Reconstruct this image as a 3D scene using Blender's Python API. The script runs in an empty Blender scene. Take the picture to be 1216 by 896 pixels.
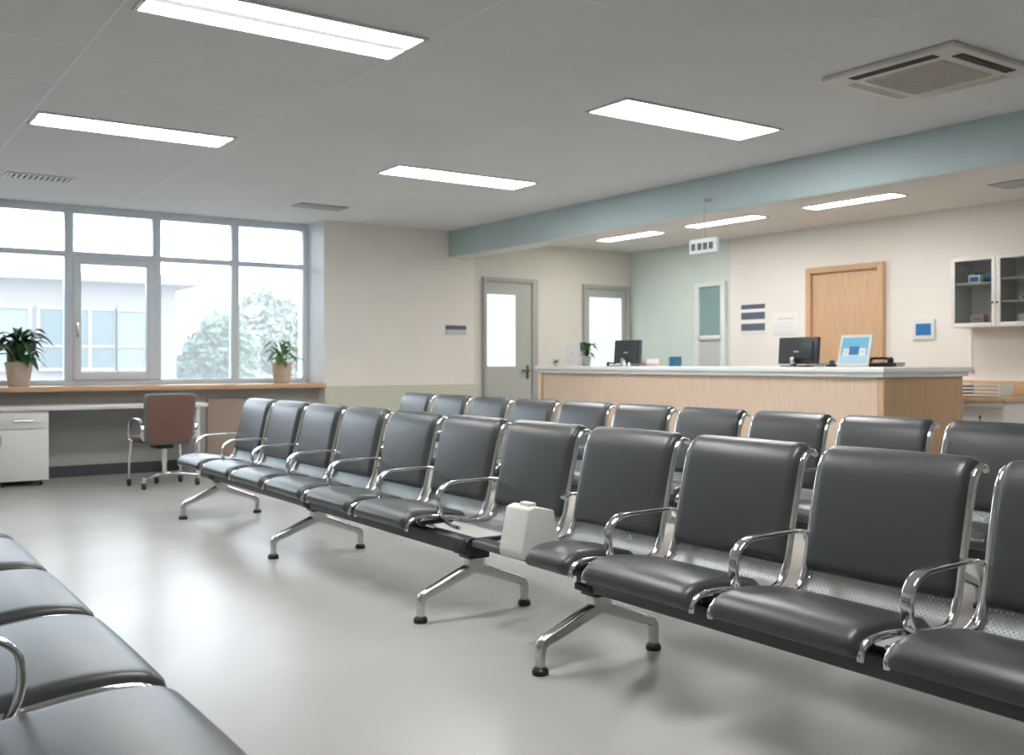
import bpy, bmesh, math, random
from mathutils import Vector, Matrix

K = 1.12                     # eye height in metres; surveyed numbers below are multiples of it
C = bpy.context.scene.collection
PI = math.pi

# ------------------------------------------------------------------ helpers
def srgb(r, g, b):
    f = lambda c: (c/255/12.92) if c/255 <= .04045 else ((c/255+.055)/1.055)**2.4
    return (f(r), f(g), f(b), 1)

class MB:
    def __init__(self):
        self.bm = bmesh.new()
        self.uv = None
    def _take(self, t, mat=None):
        if mat is not None: t.transform(mat)
        me = bpy.data.meshes.new('tmp'); t.to_mesh(me); t.free()
        self.bm.from_mesh(me); bpy.data.meshes.remove(me)
    def box(self, x0, x1, y0, y1, z0, z1, bev=0, seg=2, mat=None):
        t = bmesh.new()
        bmesh.ops.create_cube(t, size=1)
        bmesh.ops.scale(t, vec=(x1-x0, y1-y0, z1-z0), verts=t.verts)
        bmesh.ops.translate(t, vec=((x0+x1)/2, (y0+y1)/2, (z0+z1)/2), verts=t.verts)
        if bev: bmesh.ops.bevel(t, geom=t.edges[:], offset=bev, segments=seg, profile=.5, affect='EDGES')
        self._take(t, mat); return self
    def sweep(self, pts, prof, side=None, scales=None, cap=True, closed=False):
        pts = [Vector(p) for p in pts]; n = len(pts); rings = []
        S = Vector(side) if side else None
        prev = None
        for i, p in enumerate(pts):
            if closed: T = pts[(i+1) % n]-pts[i-1]
            else: T = pts[min(i+1, n-1)]-pts[max(i-1, 0)]
            T.normalize()
            if S is not None: s = (S - T*S.dot(T)).normalized()
            elif prev is None:
                a = Vector((0,0,1)) if abs(T.z) < .9 else Vector((1,0,0))
                s = T.cross(a).normalized()
            else: s = (prev - T*prev.dot(T)).normalized()
            prev = s; N = T.cross(s)
            k = scales[i] if scales else (1, 1)
            if not isinstance(k, tuple): k = (k, k)
            rings.append([self.bm.verts.new(p + s*a*k[0] + N*b*k[1]) for a, b in prof])
        m = len(prof)
        for i in range(n if closed else n-1):
            A, B = rings[i], rings[(i+1) % n]
            for j in range(m):
                self.bm.faces.new((A[j], A[(j+1) % m], B[(j+1) % m], B[j]))
        if cap and not closed:
            self.bm.faces.new(rings[0][::-1]); self.bm.faces.new(rings[-1])
        return self
    def tube(self, pts, r, n=10, closed=False, scales=None):
        return self.sweep(pts, circ(r, n), None, scales, True, closed)
    def cyl(self, p0, p1, r, n=20, r1=None):
        k = 1 if r1 is None else r1/r
        return self.sweep([p0, p1], circ(r, n), None, [1, k])
    def lathe(self, prof, c=(0,0,0), n=28):
        rings = []
        for r, z in prof:
            if r < 1e-6: rings.append([self.bm.verts.new((c[0], c[1], c[2]+z))])
            else: rings.append([self.bm.verts.new((c[0]+r*math.cos(2*PI*j/n), c[1]+r*math.sin(2*PI*j/n), c[2]+z)) for j in range(n)])
        for A, B in zip(rings, rings[1:]):
            for j in range(n):
                a, b, c2, d = A[j % len(A)], A[(j+1) % len(A)], B[(j+1) % len(B)], B[j % len(B)]
                vs = []
                for v in (a, b, c2, d):
                    if v not in vs: vs.append(v)
                if len(vs) > 2: self.bm.faces.new(vs)
        return self
    def blob(self, c, r, sub=2, scale=(1,1,1)):
        t = bmesh.new(); bmesh.ops.create_icosphere(t, subdivisions=sub, radius=r)
        bmesh.ops.scale(t, vec=scale, verts=t.verts); bmesh.ops.translate(t, vec=c, verts=t.verts)
        self._take(t); return self
    def grid(self, rows):
        vs = [[self.bm.verts.new(p) for p in r] for r in rows]
        for A, B in zip(vs, vs[1:]):
            for j in range(len(A)-1):
                self.bm.faces.new((A[j], A[j+1], B[j+1], B[j]))
        return self
    def build(self, name, mat, parent=None, smooth=True, ang=35, fixn=True):
        if fixn: bmesh.ops.recalc_face_normals(self.bm, faces=self.bm.faces)
        me = bpy.data.meshes.new(name); self.bm.to_mesh(me); self.bm.free()
        if smooth:
            me.shade_smooth(); me.set_sharp_from_angle(angle=math.radians(ang))
        if mat: me.materials.append(mat)
        o = bpy.data.objects.new(name, me); C.objects.link(o)
        if parent: o.parent = parent
        return o

def circ(r, n=10): return [(r*math.cos(2*PI*i/n), r*math.sin(2*PI*i/n)) for i in range(n)]
def rrect(w, h, r, n=3):
    out = []
    for cx, cy, a0 in ((w/2-r, h/2-r, 0), (-w/2+r, h/2-r, 90), (-w/2+r, -h/2+r, 180), (w/2-r, -h/2+r, 270)):
        for i in range(n+1):
            a = math.radians(a0+90*i/n); out.append((cx+r*math.cos(a), cy+r*math.sin(a)))
    return out
def spline(pts, k=6):
    P = [Vector(p) for p in pts]; P = [2*P[0]-P[1]]+P+[2*P[-1]-P[-2]]
    out = []
    for i in range(1, len(P)-2):
        for j in range(k):
            t = j/k; a, b, c, d = P[i-1], P[i], P[i+1], P[i+2]
            out.append(.5*((2*b)+(c-a)*t+(2*a-5*b+4*c-d)*t*t+(3*b-a-3*c+d)*t**3))
    out.append(P[-2]); return out
def tag(o, label, cat, group=None, kind=None):
    o['label'] = label; o['category'] = cat
    if group: o['group'] = group
    if kind: o['kind'] = kind
    return o
def thing(name, label, cat, loc=(0,0,0), rz=0, group=None):
    o = bpy.data.objects.new(name, None); C.objects.link(o); o.empty_display_size = .05
    o.location = loc; o.rotation_euler = (0, 0, rz); return tag(o, label, cat, group)
def struct(o): o['kind'] = 'structure'; return o
def sempty(name):
    o = bpy.data.objects.new(name, None); C.objects.link(o); return struct(o)
def dup(o, parent=None):
    c = o.copy(); C.objects.link(c); c.parent = parent
    for ch in list(o.children): dup(ch, c)
    return c

# ------------------------------------------------------------------ materials
def mat(name, col, rough=.5, metal=0, spec=.5, emit=None, es=0, coat=0):
    m = bpy.data.materials.new(name); m.use_nodes = True
    b = m.node_tree.nodes['Principled BSDF']
    b.inputs['Base Color'].default_value = col if len(col) == 4 else (*col, 1)
    b.inputs['Roughness'].default_value = rough; b.inputs['Metallic'].default_value = metal
    b.inputs['Specular IOR Level'].default_value = spec; b.inputs['Coat Weight'].default_value = coat
    if emit: b.inputs['Emission Color'].default_value = emit; b.inputs['Emission Strength'].default_value = es
    return m
def nodes(m): return m.node_tree.nodes, m.node_tree.links, m.node_tree.nodes['Principled BSDF']
def noise_mix(m, c1, c2, scale=3, stretch=(1,1,1), detail=4, lo=.35, hi=.65, bump=0, bscale=None):
    n, l, b = nodes(m)
    tc = n.new('ShaderNodeTexCoord'); mp = n.new('ShaderNodeMapping'); mp.inputs['Scale'].default_value = stretch
    nz = n.new('ShaderNodeTexNoise'); nz.inputs['Scale'].default_value = scale; nz.inputs['Detail'].default_value = detail
    r = n.new('ShaderNodeValToRGB'); r.color_ramp.elements[0].color = c1; r.color_ramp.elements[1].color = c2
    r.color_ramp.elements[0].position = lo; r.color_ramp.elements[1].position = hi
    l.new(tc.outputs['Object'], mp.inputs[0]); l.new(mp.outputs[0], nz.inputs['Vector'])
    l.new(nz.outputs[0], r.inputs[0]); l.new(r.outputs[0], b.inputs['Base Color'])
    if bump:
        bp = n.new('ShaderNodeBump'); bp.inputs['Strength'].default_value = bump; bp.inputs['Distance'].default_value = .002
        n2 = n.new('ShaderNodeTexNoise'); n2.inputs['Scale'].default_value = bscale or scale*6
        l.new(tc.outputs['Object'], n2.inputs['Vector'])
        l.new(n2.outputs[0], bp.inputs['Height']); l.new(bp.outputs[0], b.inputs['Normal'])
    return m
def scale_c(c, k): return tuple(min(1, v*k) for v in c[:3])+(1,)
def paint(name, c, rough=.6):
    m = mat(name, c, rough, spec=.3); return noise_mix(m, scale_c(c, .97), scale_c(c, 1.02), 1.3, bump=.05, bscale=180)
def wood(name, c, axis='z', dark=.86):
    m = mat(name, c, .45, spec=.4); s = {'z': (30,30,1.2), 'x': (1.2,30,30), 'y': (30,1.2,30)}[axis]
    return noise_mix(m, scale_c(c, dark), scale_c(c, 1.06), 3, s, 6, .3, .7)

M = {}
M['wall'] = paint('cream_wall_paint', (.77,.745,.70))
M['wall_annex'] = paint('warm_white_wall_paint', (.81,.78,.74))
M['olive'] = paint('sage_wainscot_paint', (.56,.565,.475))
M['far_light_tint'] = paint('wall_paint_olive_light_tint', (.67,.655,.59))  # same wall continued; the olive cast of the annex light is put into the colour
M['mint'] = paint('mint_wall_paint', (.62,.70,.66))
M['under'] = paint('grey_wall_paint', (.42,.42,.40))
M['ceiling'] = paint('ceiling_paint', (.74,.74,.74), .8)
M['annex_ceiling'] = paint('annex_ceiling_paint', (.76,.73,.69), .8)
M['blue'] = paint('blue_beam_paint', (.46,.56,.585))
M['seam'] = mat('ceiling_seam', (.82,.83,.85), .6)
M['frame_win'] = mat('window_frame_paint', (.70,.77,.84), .4)
M['reveal'] = paint('white_reveal_paint', (.78,.80,.82))
M['white'] = mat('white_laminate', (.74,.74,.73), .35)
M['offwhite'] = mat('offwhite_laminate', (.74,.73,.70), .45)
M['top'] = mat('counter_solid_surface', (.82,.84,.84), .3)
M['maple'] = wood('maple_veneer', (.69,.54,.42))
M['maple_end'] = wood('oak_veneer', (.53,.35,.21))
M['door_wood'] = wood('door_veneer', (.58,.38,.23))
M['ledge'] = wood('ledge_wood', (.62,.40,.24), 'x')
M['base_dark'] = mat('dark_baseboard', (.06,.065,.07), .5)
M['greydoor'] = mat('grey_door_paint', (.42,.43,.40), .45)
M['greyframe'] = mat('grey_door_frame_paint', (.36,.37,.355), .45)
M['whiteframe'] = mat('white_frame_paint', (.72,.75,.75), .4)
M['frost'] = mat('frosted_glowing_glass', (.75,.85,.88), .4, emit=(.78,.92,1,1), es=.55)  # pane's own glow stands in for light from the rooms behind
M['dimglass'] = mat('dim_glass', (.22,.33,.34), .12)
M['greypanel'] = mat('grey_panel', (.52,.53,.52), .5)
M['leather'] = mat('charcoal_leather', (.052,.057,.060), .35, spec=.64)
n, l, b = nodes(M['leather'])
vo = n.new('ShaderNodeTexVoronoi'); vo.inputs['Scale'].default_value = 420
bp = n.new('ShaderNodeBump'); bp.inputs['Strength'].default_value = .12; bp.inputs['Distance'].default_value = .001
tc = n.new('ShaderNodeTexCoord'); l.new(tc.outputs['Object'], vo.inputs['Vector']); l.new(vo.outputs[0], bp.inputs['Height']); l.new(bp.outputs[0], b.inputs['Normal'])
M['chrome'] = mat('chrome', (.82,.83,.83), .09, 1)
M['alu'] = mat('cast_aluminium', (.60,.61,.61), .26, 1)
M['beam'] = mat('grey_steel_beam', (.065,.07,.075), .4, .3)
M['black'] = mat('black_plastic', (.012,.012,.013), .4)
M['screen'] = mat('black_monitor_plastic', (.028,.034,.037), .4)
M['screen2'] = mat('dark_monitor_panel', (.045,.058,.062), .35)
# perforated sheet
m = M['perf'] = mat('perforated_sheet', (.34,.37,.37), .45, .6)
n, l, b = nodes(m)
uv = n.new('ShaderNodeUVMap'); uv.uv_map = 'UVMap'
mp = n.new('ShaderNodeMapping'); mp.inputs['Rotation'].default_value = (0,0,PI/4); mp.inputs['Scale'].default_value = (1/.0110,)*3
fr = n.new('ShaderNodeVectorMath'); fr.operation = 'FRACTION'
sb = n.new('ShaderNodeVectorMath'); sb.operation = 'SUBTRACT'; sb.inputs[1].default_value = (.5,.5,0)
ln = n.new('ShaderNodeVectorMath'); ln.operation = 'LENGTH'
lt = n.new('ShaderNodeMath'); lt.operation = 'LESS_THAN'; lt.inputs[1].default_value = .34
inv = n.new('ShaderNodeMath'); inv.operation = 'SUBTRACT'; inv.inputs[0].default_value = 1
l.new(uv.outputs[0], mp.inputs[0]); l.new(mp.outputs[0], fr.inputs[0]); l.new(fr.outputs[0], sb.inputs[0]); l.new(sb.outputs[0], ln.inputs[0])
l.new(ln.outputs['Value'], lt.inputs[0]); l.new(lt.outputs[0], inv.inputs[1]); l.new(inv.outputs[0], b.inputs['Alpha'])
# polished floor
m = M['floor'] = mat('polished_floor', (.44,.435,.42), .22, spec=.08)
noise_mix(m, (.40,.40,.388,1), (.46,.455,.44,1), .9, (1,1,1), 6, .3, .7)
n, l, b = nodes(m)
nz = n.new('ShaderNodeTexNoise'); nz.inputs['Scale'].default_value = 1.6; nz.inputs['Detail'].default_value = 5
mr = n.new('ShaderNodeMapRange'); mr.inputs['To Min'].default_value = .20; mr.inputs['To Max'].default_value = .30
tc = n.new('ShaderNodeTexCoord'); l.new(tc.outputs['Object'], nz.inputs['Vector']); l.new(nz.outputs[0], mr.inputs[0]); l.new(mr.outputs[0], b.inputs['Roughness'])
# clear glass that lets light through; haze adds a veil imitating outdoor glare
def glass(name, haze=0.0, tint=(1,1,1,1)):
    m = bpy.data.materials.new(name); m.use_nodes = True; n, l = m.node_tree.nodes, m.node_tree.links; n.clear()
    o = n.new('ShaderNodeOutputMaterial'); tr = n.new('ShaderNodeBsdfTransparent'); tr.inputs[0].default_value = tint
    gl = n.new('ShaderNodeBsdfGlossy'); gl.inputs['Roughness'].default_value = .02
    fz = n.new('ShaderNodeFresnel'); fz.inputs[0].default_value = 1.45
    mx = n.new('ShaderNodeMixShader'); l.new(fz.outputs[0], mx.inputs[0]); l.new(tr.outputs[0], mx.inputs[1]); l.new(gl.outputs[0], mx.inputs[2])
    last = mx
    if haze:
        tl = n.new('ShaderNodeBsdfTranslucent'); tl.inputs[0].default_value = (.95,.97,1,1)
        m2 = n.new('ShaderNodeMixShader'); m2.inputs[0].default_value = haze
        l.new(mx.outputs[0], m2.inputs[1]); l.new(tl.outputs[0], m2.inputs[2]); last = m2
    l.new(last.outputs[0], o.inputs[0]); return m
M['glass'] = glass('window_glass', .095)
M['cabglass'] = glass('cabinet_glass', 0, (.97,.98,.98,1))
def emis(name, c, s):
    m = bpy.data.materials.new(name); m.use_nodes = True; n, l = m.node_tree.nodes, m.node_tree.links; n.clear()
    o = n.new('ShaderNodeOutputMaterial'); e = n.new('ShaderNodeEmission'); e.inputs[0].default_value = c; e.inputs[1].default_value = s
    l.new(e.outputs[0], o.inputs[0]); return m
M['lamp'] = emis('lamp_diffuser', (1,.985,.965,1), 30)
M['lamp_annex'] = emis('annex_lamp_diffuser', (1,.97,.93,1), 30)
M['lampmid'] = mat('lamp_spine', (.6,.6,.6), .4, emit=(1,.98,.95,1), es=.42)
M['lampframe'] = mat('lamp_frame', (.7,.7,.7), .4)
M['ac'] = mat('ac_plastic', (.66,.64,.60), .45)
M['acgrille'] = mat('ac_grille', (.55,.53,.48), .6)
M['acdark'] = mat('ac_slot', (.05,.05,.05), .6)
M['ventgrey'] = mat('vent_metal', (.33,.36,.36), .5)
M['pot'] = noise_mix(mat('clay_pot', (.55,.46,.38), .7), (.52,.43,.35,1), (.60,.51,.43,1), 14)
M['potgrey'] = mat('grey_pot', (.42,.43,.42), .6)
M['soil'] = mat('soil', (.06,.045,.03), .9)
M['leafd'] = noise_mix(mat('dark_leaf', (.03,.09,.03), .4), (.018,.06,.02,1), (.05,.14,.045,1), 9)
M['leafl'] = noise_mix(mat('light_leaf', (.12,.24,.07), .4), (.09,.19,.055,1), (.20,.34,.11,1), 9)
M['brown'] = noise_mix(mat('brown_upholstery', (.13,.065,.05), .55), (.125,.063,.05,1), (.14,.071,.055,1), 12)
M['greyedge'] = mat('grey_edge', (.14,.16,.17), .45)
M['board'] = paint('brown_board', (.36,.28,.235))
M['paper'] = mat('paper', (.80,.80,.80), .6)
M['plasticw'] = mat('white_plastic', (.74,.73,.70), .38)
M['plasticw2'] = mat('white_sticker', (.85,.85,.86), .4)
M['band'] = mat('slate_print', (.10,.12,.17), .6)
M['lightprint'] = mat('pale_grey_print', (.55,.56,.58), .6)
M['bluep'] = mat('blue_print', (.02,.16,.42), .45)
M['bluel'] = mat('sky_blue_print', (.16,.48,.70), .45)
M['bluepale'] = mat('pale_blue_print', (.45,.66,.80), .45)
M['bluebox'] = mat('blue_box', (.02,.13,.24), .5)
M['pink'] = mat('pink_box', (.66,.46,.44), .5)
M['redp'] = mat('red_print', (.45,.06,.08), .5)
M['teal'] = mat('teal_box', (.05,.30,.36), .5)
M['greenp'] = mat('green_print', (.30,.45,.35), .5)
M['cabinner'] = mat('cabinet_grey', (.44,.45,.44), .5)
M['hpull'] = mat('dark_pull', (.12,.12,.12), .35, .8)
M['build'] = mat('render_wall', (.165,.148,.142), .9)
M['fascia'] = mat('roof_fascia', (.22,.21,.20), .8)
M['bglass'] = mat('building_glass', (.05,.08,.085), .25)
M['bcurtain'] = mat('building_curtain', (.12,.14,.135), .8)
M['ground'] = noise_mix(mat('forecourt', (.6,.6,.57), .9), (.12,.12,.11,1), (.17,.17,.16,1), 2)
M['foliage'] = noise_mix(mat('tree_leaves', (.16,.27,.14), .7), (.075,.12,.06,1), (.11,.15,.085,1), 3)
M['foliage2'] = noise_mix(mat('grey_tree_leaves', (.3,.36,.28), .7), (.13,.15,.105,1), (.17,.185,.14,1), 3)
M['bark'] = mat('bark', (.16,.12,.09), .9)

# ------------------------------------------------------------------ room shell
CH, AH = 2.43*K, 2.36*K                 # ceilings
XL, XR = -2.3*K, 8.17*K                 # left wall, right wall
YB, YF = -2.6*K, 9.25*K                 # back wall, far wall
XB0, XB1 = 5.57*K, 5.82*K               # beam
XW = 4.12*K                             # end of window recess
def slab(name, m, *a, parent=None, bev=0):
    o = MB().box(*a, bev=bev).build(name, m, parent, smooth=bool(bev))
    return struct(o) if parent is None else o
slab('floor', M['floor'], XL-.3, XR+.3, YB-.3, YF+1.2, -.12, 0)
slab('ceiling', M['ceiling'], XL-.3, XB0+.02, YB-.3, YF+1.0, CH, CH+.15)
slab('ceiling_annex', M['annex_ceiling'], XB1-.02, XR+.3, YB-.3, YF+.5, AH, AH+.2)
slab('beam', M['blue'], XB0, XB1, YB, YF, 2.15*K, CH)
slab('trim_beam', M['annex_ceiling'], XB0+.012, XB1, YB, YF, 2.15*K-.006, 2.15*K)
slab('wall_left', M['wall'], XL-.2, XL, YB-.2, YF+.8, 0, CH)
slab('wall_back', M['wall'], XL-.2, XR+.2, YB-.2, YB, 0, CH)
slab('wall_right', M['wall_annex'], XR, XR+.2, YB, 7.6*K, 0, AH)
slab('wall_right_mint', M['mint'], XR-.004, XR+.2, 7.6*K, YF, 0, AH)
slab('wall_far', M['wall'], XW, 5.9*K, YF, YF+.75, 0, CH)
slab('wall_far_annex', M['far_light_tint'], 5.9*K, XR+.2, YF, YF+.4, 0, CH)
slab('wall_far_wainscot', M['olive'], XW, 5.97*K, YF-.012, YF, 0, .77*K)
slab('wall_under_window', M['under'], XL, XW, 9.40*K, 9.75*K, 0, .755*K)
slab('wall_window_side', M['wall'], XL, -.5*K, 9.40*K, 9.75*K, .80*K, CH)
slab('trim_1', M['reveal'], XW-.006, XW, YF+.002, 9.66*K, .80*K, CH)
slab('baseboard_window', M['base_dark'], XL, XW, 9.40*K-.014, 9.40*K, 0, .10*K)
slab('baseboard_far', M['base_dark'], XW, 5.97*K, YF-.026, YF-.012, 0, .08)
slab('baseboard_right', M['base_dark'], XR-.014, XR, YB, 5.6*K, 0, .08)
slab('sill_window', M['ledge'], XL, XW, 9.20*K, 9.70*K, .757*K, .80*K, bev=.006)
# ceiling seams
k = 2
for (x0, x1, y0, y1) in ((.97,.985,1.0,9.2), (2.195,2.207,4.2,9.2), (2.195,2.207,1.0,3.7), (-2.2,2.2,4.80,4.812), (-2.2,2.2,5.48,5.492), (2.2,5.5,3.05,3.06)):
    slab('trim_%d' % k, M['seam'], x0*K, x1*K, y0*K, y1*K, CH-.0008, CH+.01); k += 1

# window
YWn = 9.66*K
w = sempty('window_1')
zb, zt = .80*K, CH
fw = .055
mull = [-.50, .29, 1.05, 1.82, 2.593, 3.353, 4.115]
fr = MB()
fr.box(mull[0]*K, 4.12*K, YWn, YWn+.09, zb, zb+.055, .006)
fr.box(mull[0]*K, 4.12*K, YWn, YWn+.09, zt-.075, zt, .006)
fr.build('window_frame', M['frame_win'], w)
tz0, tz1 = 1.965*K, 2.015*K
MB().box(mull[0]*K, 4.12*K, YWn-.008, YWn+.085, tz0, tz1, .006).build('transom', M['frame_win'], w)
for i, xm in enumerate(mull):
    hw = .042 if 0 < i < 6 else .03
    xc = xm*K if i < 6 else 4.12*K-.03
    MB().box(xc-hw, xc+hw, YWn-.012, YWn+.088, zb+.05, zt-.07, .006).build('mullion', M['frame_win'], w)
for i in range(6):
    for a, b_ in ((zb+.05, tz0+.005), (tz1-.005, zt-.07)):
        MB().box(mull[i]*K+.03, mull[i+1]*K-.03, YWn+.04, YWn+.046, a, b_).build('pane', M['glass'], w, smooth=False)
# opening casement in the pane between 1.82 and 2.593
x0, x1, z0, z1 = 1.82*K+.036, 2.593*K-.036, zb+.05, tz0
cs = MB()
for a in ((x0, x0+.075, z0, z1), (x1-.075, x1, z0, z1)): cs.box(a[0], a[1], YWn-.03, YWn+.035, a[2], a[3], .008)
for a in ((x0+.07, x1-.07, z0, z0+.085), (x0+.07, x1-.07, z1-.075, z1)): cs.box(a[0], a[1], YWn-.03, YWn+.035, a[2], a[3], .008)
cso = cs.build('casement', M['frame_win'], w)
h = MB().box(x0+.025, x0+.05, YWn-.045, YWn-.03, 1.33*K-.05, 1.33*K+.05, .004).box(x0+.03, x0+.046, YWn-.065, YWn-.045, 1.33*K-.11, 1.33*K+.01, .005)
h.build('handle', M['alu'], cso)

# doors on the far wall
def far_door(name, x0, x1, ztop, gx0, gx1, gz0, gz1, handle=True, fl=.035, frr=.09):
    d = sempty(name); y = YF
    f = MB()
    f.box(x0-fl, x0, y-.05, y+.005, 0, ztop+.06, .004); f.box(x1-frr, x1, y-.05, y+.005, 0, ztop+.06, .004)
    f.box(x0, x1-frr, y-.05, y+.005, ztop, ztop+.06, .004)
    f.build('door_frame', M['greyframe'], d)
    lf = MB(); xa, xb = x0+.004, x1-frr-.004
    lf.box(xa, gx0, y-.028, y+.004, .008, ztop-.004); lf.box(gx1, xb, y-.028, y+.004, .008, ztop-.004)
    lf.box(gx0, gx1, y-.028, y+.004, .008, gz0); lf.box(gx0, gx1, y-.028, y+.004, gz1, ztop-.004)
    leaf = lf.build('door_leaf', M['greydoor'], d)
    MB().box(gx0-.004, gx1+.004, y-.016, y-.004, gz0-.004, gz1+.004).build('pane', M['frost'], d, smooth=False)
    if handle:
        hx = xb-.065; hz = .90*K
        hh = MB().box(hx-.02, hx+.02, y-.036, y-.028, hz-.09, hz+.09, .004).cyl((hx, y-.036, hz+.02), (hx, y-.075, hz+.02), .01)
        hh.box(hx-.12, hx+.01, y-.085, y-.068, hz+.01, hz+.03, .006)
        hh.build('door_handle', M['hpull'], leaf)
far_door('door_1', 6.03*K, 6.74*K, 1.905*K, 6.05*K, 6.44*K, .965*K, 1.77*K)
far_door('door_2', 7.45*K, 8.14*K, 1.885*K, 7.51*K, 8.02*K, .80*K, 1.79*K, handle=False, frr=.07)

# doors on the right wall
d = sempty('door_3'); x = XR
f = MB(); ya, yb, zt_ = 5.655*K, 6.54*K, 1.95*K
f.box(x-.06, x, ya, ya+.065, 0, zt_, .004); f.box(x-.06, x, yb-.065, yb, 0, zt_, .004); f.box(x-.06, x, ya+.065, yb-.065, zt_-.065, zt_, .004)
f.build('door_frame', M['door_wood'], d)
lf = MB().box(x-.025, x-.002, ya+.065, yb-.065, .008, zt_-.065, .002).build('door_leaf', M['door_wood'], d)
MB().cyl((x-.025, ya+.13, .98), (x-.07, ya+.13, .98), .009).box(x-.082, x-.066, ya+.12, ya+.24, .97, .99, .005).build('door_handle', M['alu'], lf)
d = sempty('door_4'); x = XR-.004; ya, yb, zt_ = 7.64*K, 8.10*K, 1.90*K
f = MB()
f.box(x-.05, x, ya, ya+.05, 0, zt_, .004); f.box(x-.05, x, yb-.05, yb, 0, zt_, .004); f.box(x-.05, x, ya+.05, yb-.05, zt_-.05, zt_, .004)
f.box(x-.045, x, ya+.05, yb-.05, 1.26*K, 1.31*K, .003); f.box(x-.045, x, ya+.05, yb-.05, .0, .06, .003)
f.box(x-.045, x, ya+.05, ya+.075, .06, zt_-.05); f.box(x-.045, x, yb-.075, yb-.05, .06, zt_-.05)
f.build('door_frame', M['whiteframe'], d)
MB().box(x-.02, x-.004, ya+.07, yb-.07, 1.30*K, zt_-.045).build('pane', M['dimglass'], d, smooth=False)
MB().box(x-.02, x-.004, ya+.07, yb-.07, .05, 1.27*K).build('door_panel', M['greypanel'], d, smooth=False)

# ------------------------------------------------------------------ ceiling fixtures
def lamp(label, xa, xb, ya, yb, zc, along, m, spine, group):
    cx, cy = (xa+xb)/2, (ya+yb)/2
    t = thing('ceiling_light', label, 'ceiling light', (cx, cy, zc), 0, group)
    lx, ly = (xb-xa)/2, (yb-ya)/2; e = .022
    f = MB()
    f.box(-lx, lx, -ly, -ly+e, -.012, .0, .003); f.box(-lx, lx, ly-e, ly, -.012, .0, .003)
    f.box(-lx, -lx+e, -ly+e, ly-e, -.012, .0, .003); f.box(lx-e, lx, -ly+e, ly-e, -.012, .0, .003)
    f.build('lamp_frame', M['lampframe'], t)
    dd = MB()
    if spine:      # two curved diffusers either side of a spine
        for s in (-1, 1):
            a, b_ = sorted((s*.03, s*(ly-e)))
            dd.box(-lx+e, lx-e, a, b_, -.010, -.003, .003)
        dd.build('diffuser', m, t)
        MB().box(-lx+e, lx-e-.02, -.03, .03, -.011, -.003, .003).build('spine', M['lampmid'], t)
    else:
        dd.box(-lx+e, lx-e, -ly+e, ly-e, -.010, -.003, .003).build('diffuser', m, t)
    return t
G1 = 'recessed lights in the main ceiling'
lamp('large twin-tube ceiling light nearest the camera, cut by the top edge of the photo', 1.02*K, 2.19*K, 3.80*K, 4.17*K, CH, 'x', M['lamp'], True, G1)
lamp('twin-tube ceiling light on the left, nearest the window wall', .99*K, 2.15*K, 6.16*K, 6.50*K, CH, 'x', M['lamp'], True, G1)
lamp('plain ceiling light in the middle, nearest the small grey ceiling vent and the beam end', 3.40*K, 4.65*K, 6.34*K, 6.70*K, CH, 'x', M['lamp'], False, G1)
lamp('plain wide ceiling light between the air conditioner and the window side', 3.55*K, 4.81*K, 4.04*K, 4.40*K, CH, 'x', M['lamp'], False, G1)
lamp('added unseen ceiling light, filling in light over the nearest waiting bench', 1.02*K, 2.19*K, 1.55*K, 1.91*K, CH, 'x', M['lamp'], True, G1)  # unseen fixture added to brighten the foreground
G2 = 'lights over the reception desk'
for yc, lb in ((8.03, 'small warm ceiling light over reception farthest from the wall cabinet'), (6.67, 'warm ceiling light over reception, right behind the hanging sign rod'), (5.23, 'warm ceiling light over reception nearest the wall cabinet'), (2.43, 'added unseen ceiling light over reception, lighting the counter end')):  # the last one is unseen, added to light the counter's end panel
    lamp(lb, 6.98*K, 7.2*K, (yc-.46)*K, (yc+.46)*K, AH, 'y', M['lamp_annex'], False, G2)

# cassette air conditioner
t = thing('ceiling_air_conditioner', 'square ceiling cassette air conditioner with a beige grille', 'air conditioner', (4.465*K, 2.855*K, CH))
s = .40
MB().box(-s, s, -s, s, -.03, 0, .010).build('panel', M['ac'], t)
g = MB().box(-.235, .235, -.235, .235, -.036, -.029, .003)
for i in range(23): g.box(-.225, .225, -.225+i*.0205-.004, -.225+i*.0205+.004, -.040, -.035)
g.build('grille', M['acgrille'], t)
for a, b_ in ((-.325, 0), (.325, 0), (0, -.325), (0, .325)):
    hx, hy = (.032, .255) if b_ == 0 else (.255, .032)
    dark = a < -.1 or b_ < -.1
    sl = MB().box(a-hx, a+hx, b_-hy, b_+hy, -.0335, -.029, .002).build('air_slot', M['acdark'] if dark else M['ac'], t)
    lv = MB()
    for q in (-.012, .012):
        if b_ == 0: lv.box(a+q-.003, a+q+.003, -hy+.01, hy-.01, -.037, -.0325)
        else: lv.box(-hx+.01, hx-.01, b_+q-.003, b_+q+.003, -.037, -.0325)
    lv.build('louvre', M['screen'] if dark else M['ac'], sl)
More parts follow.
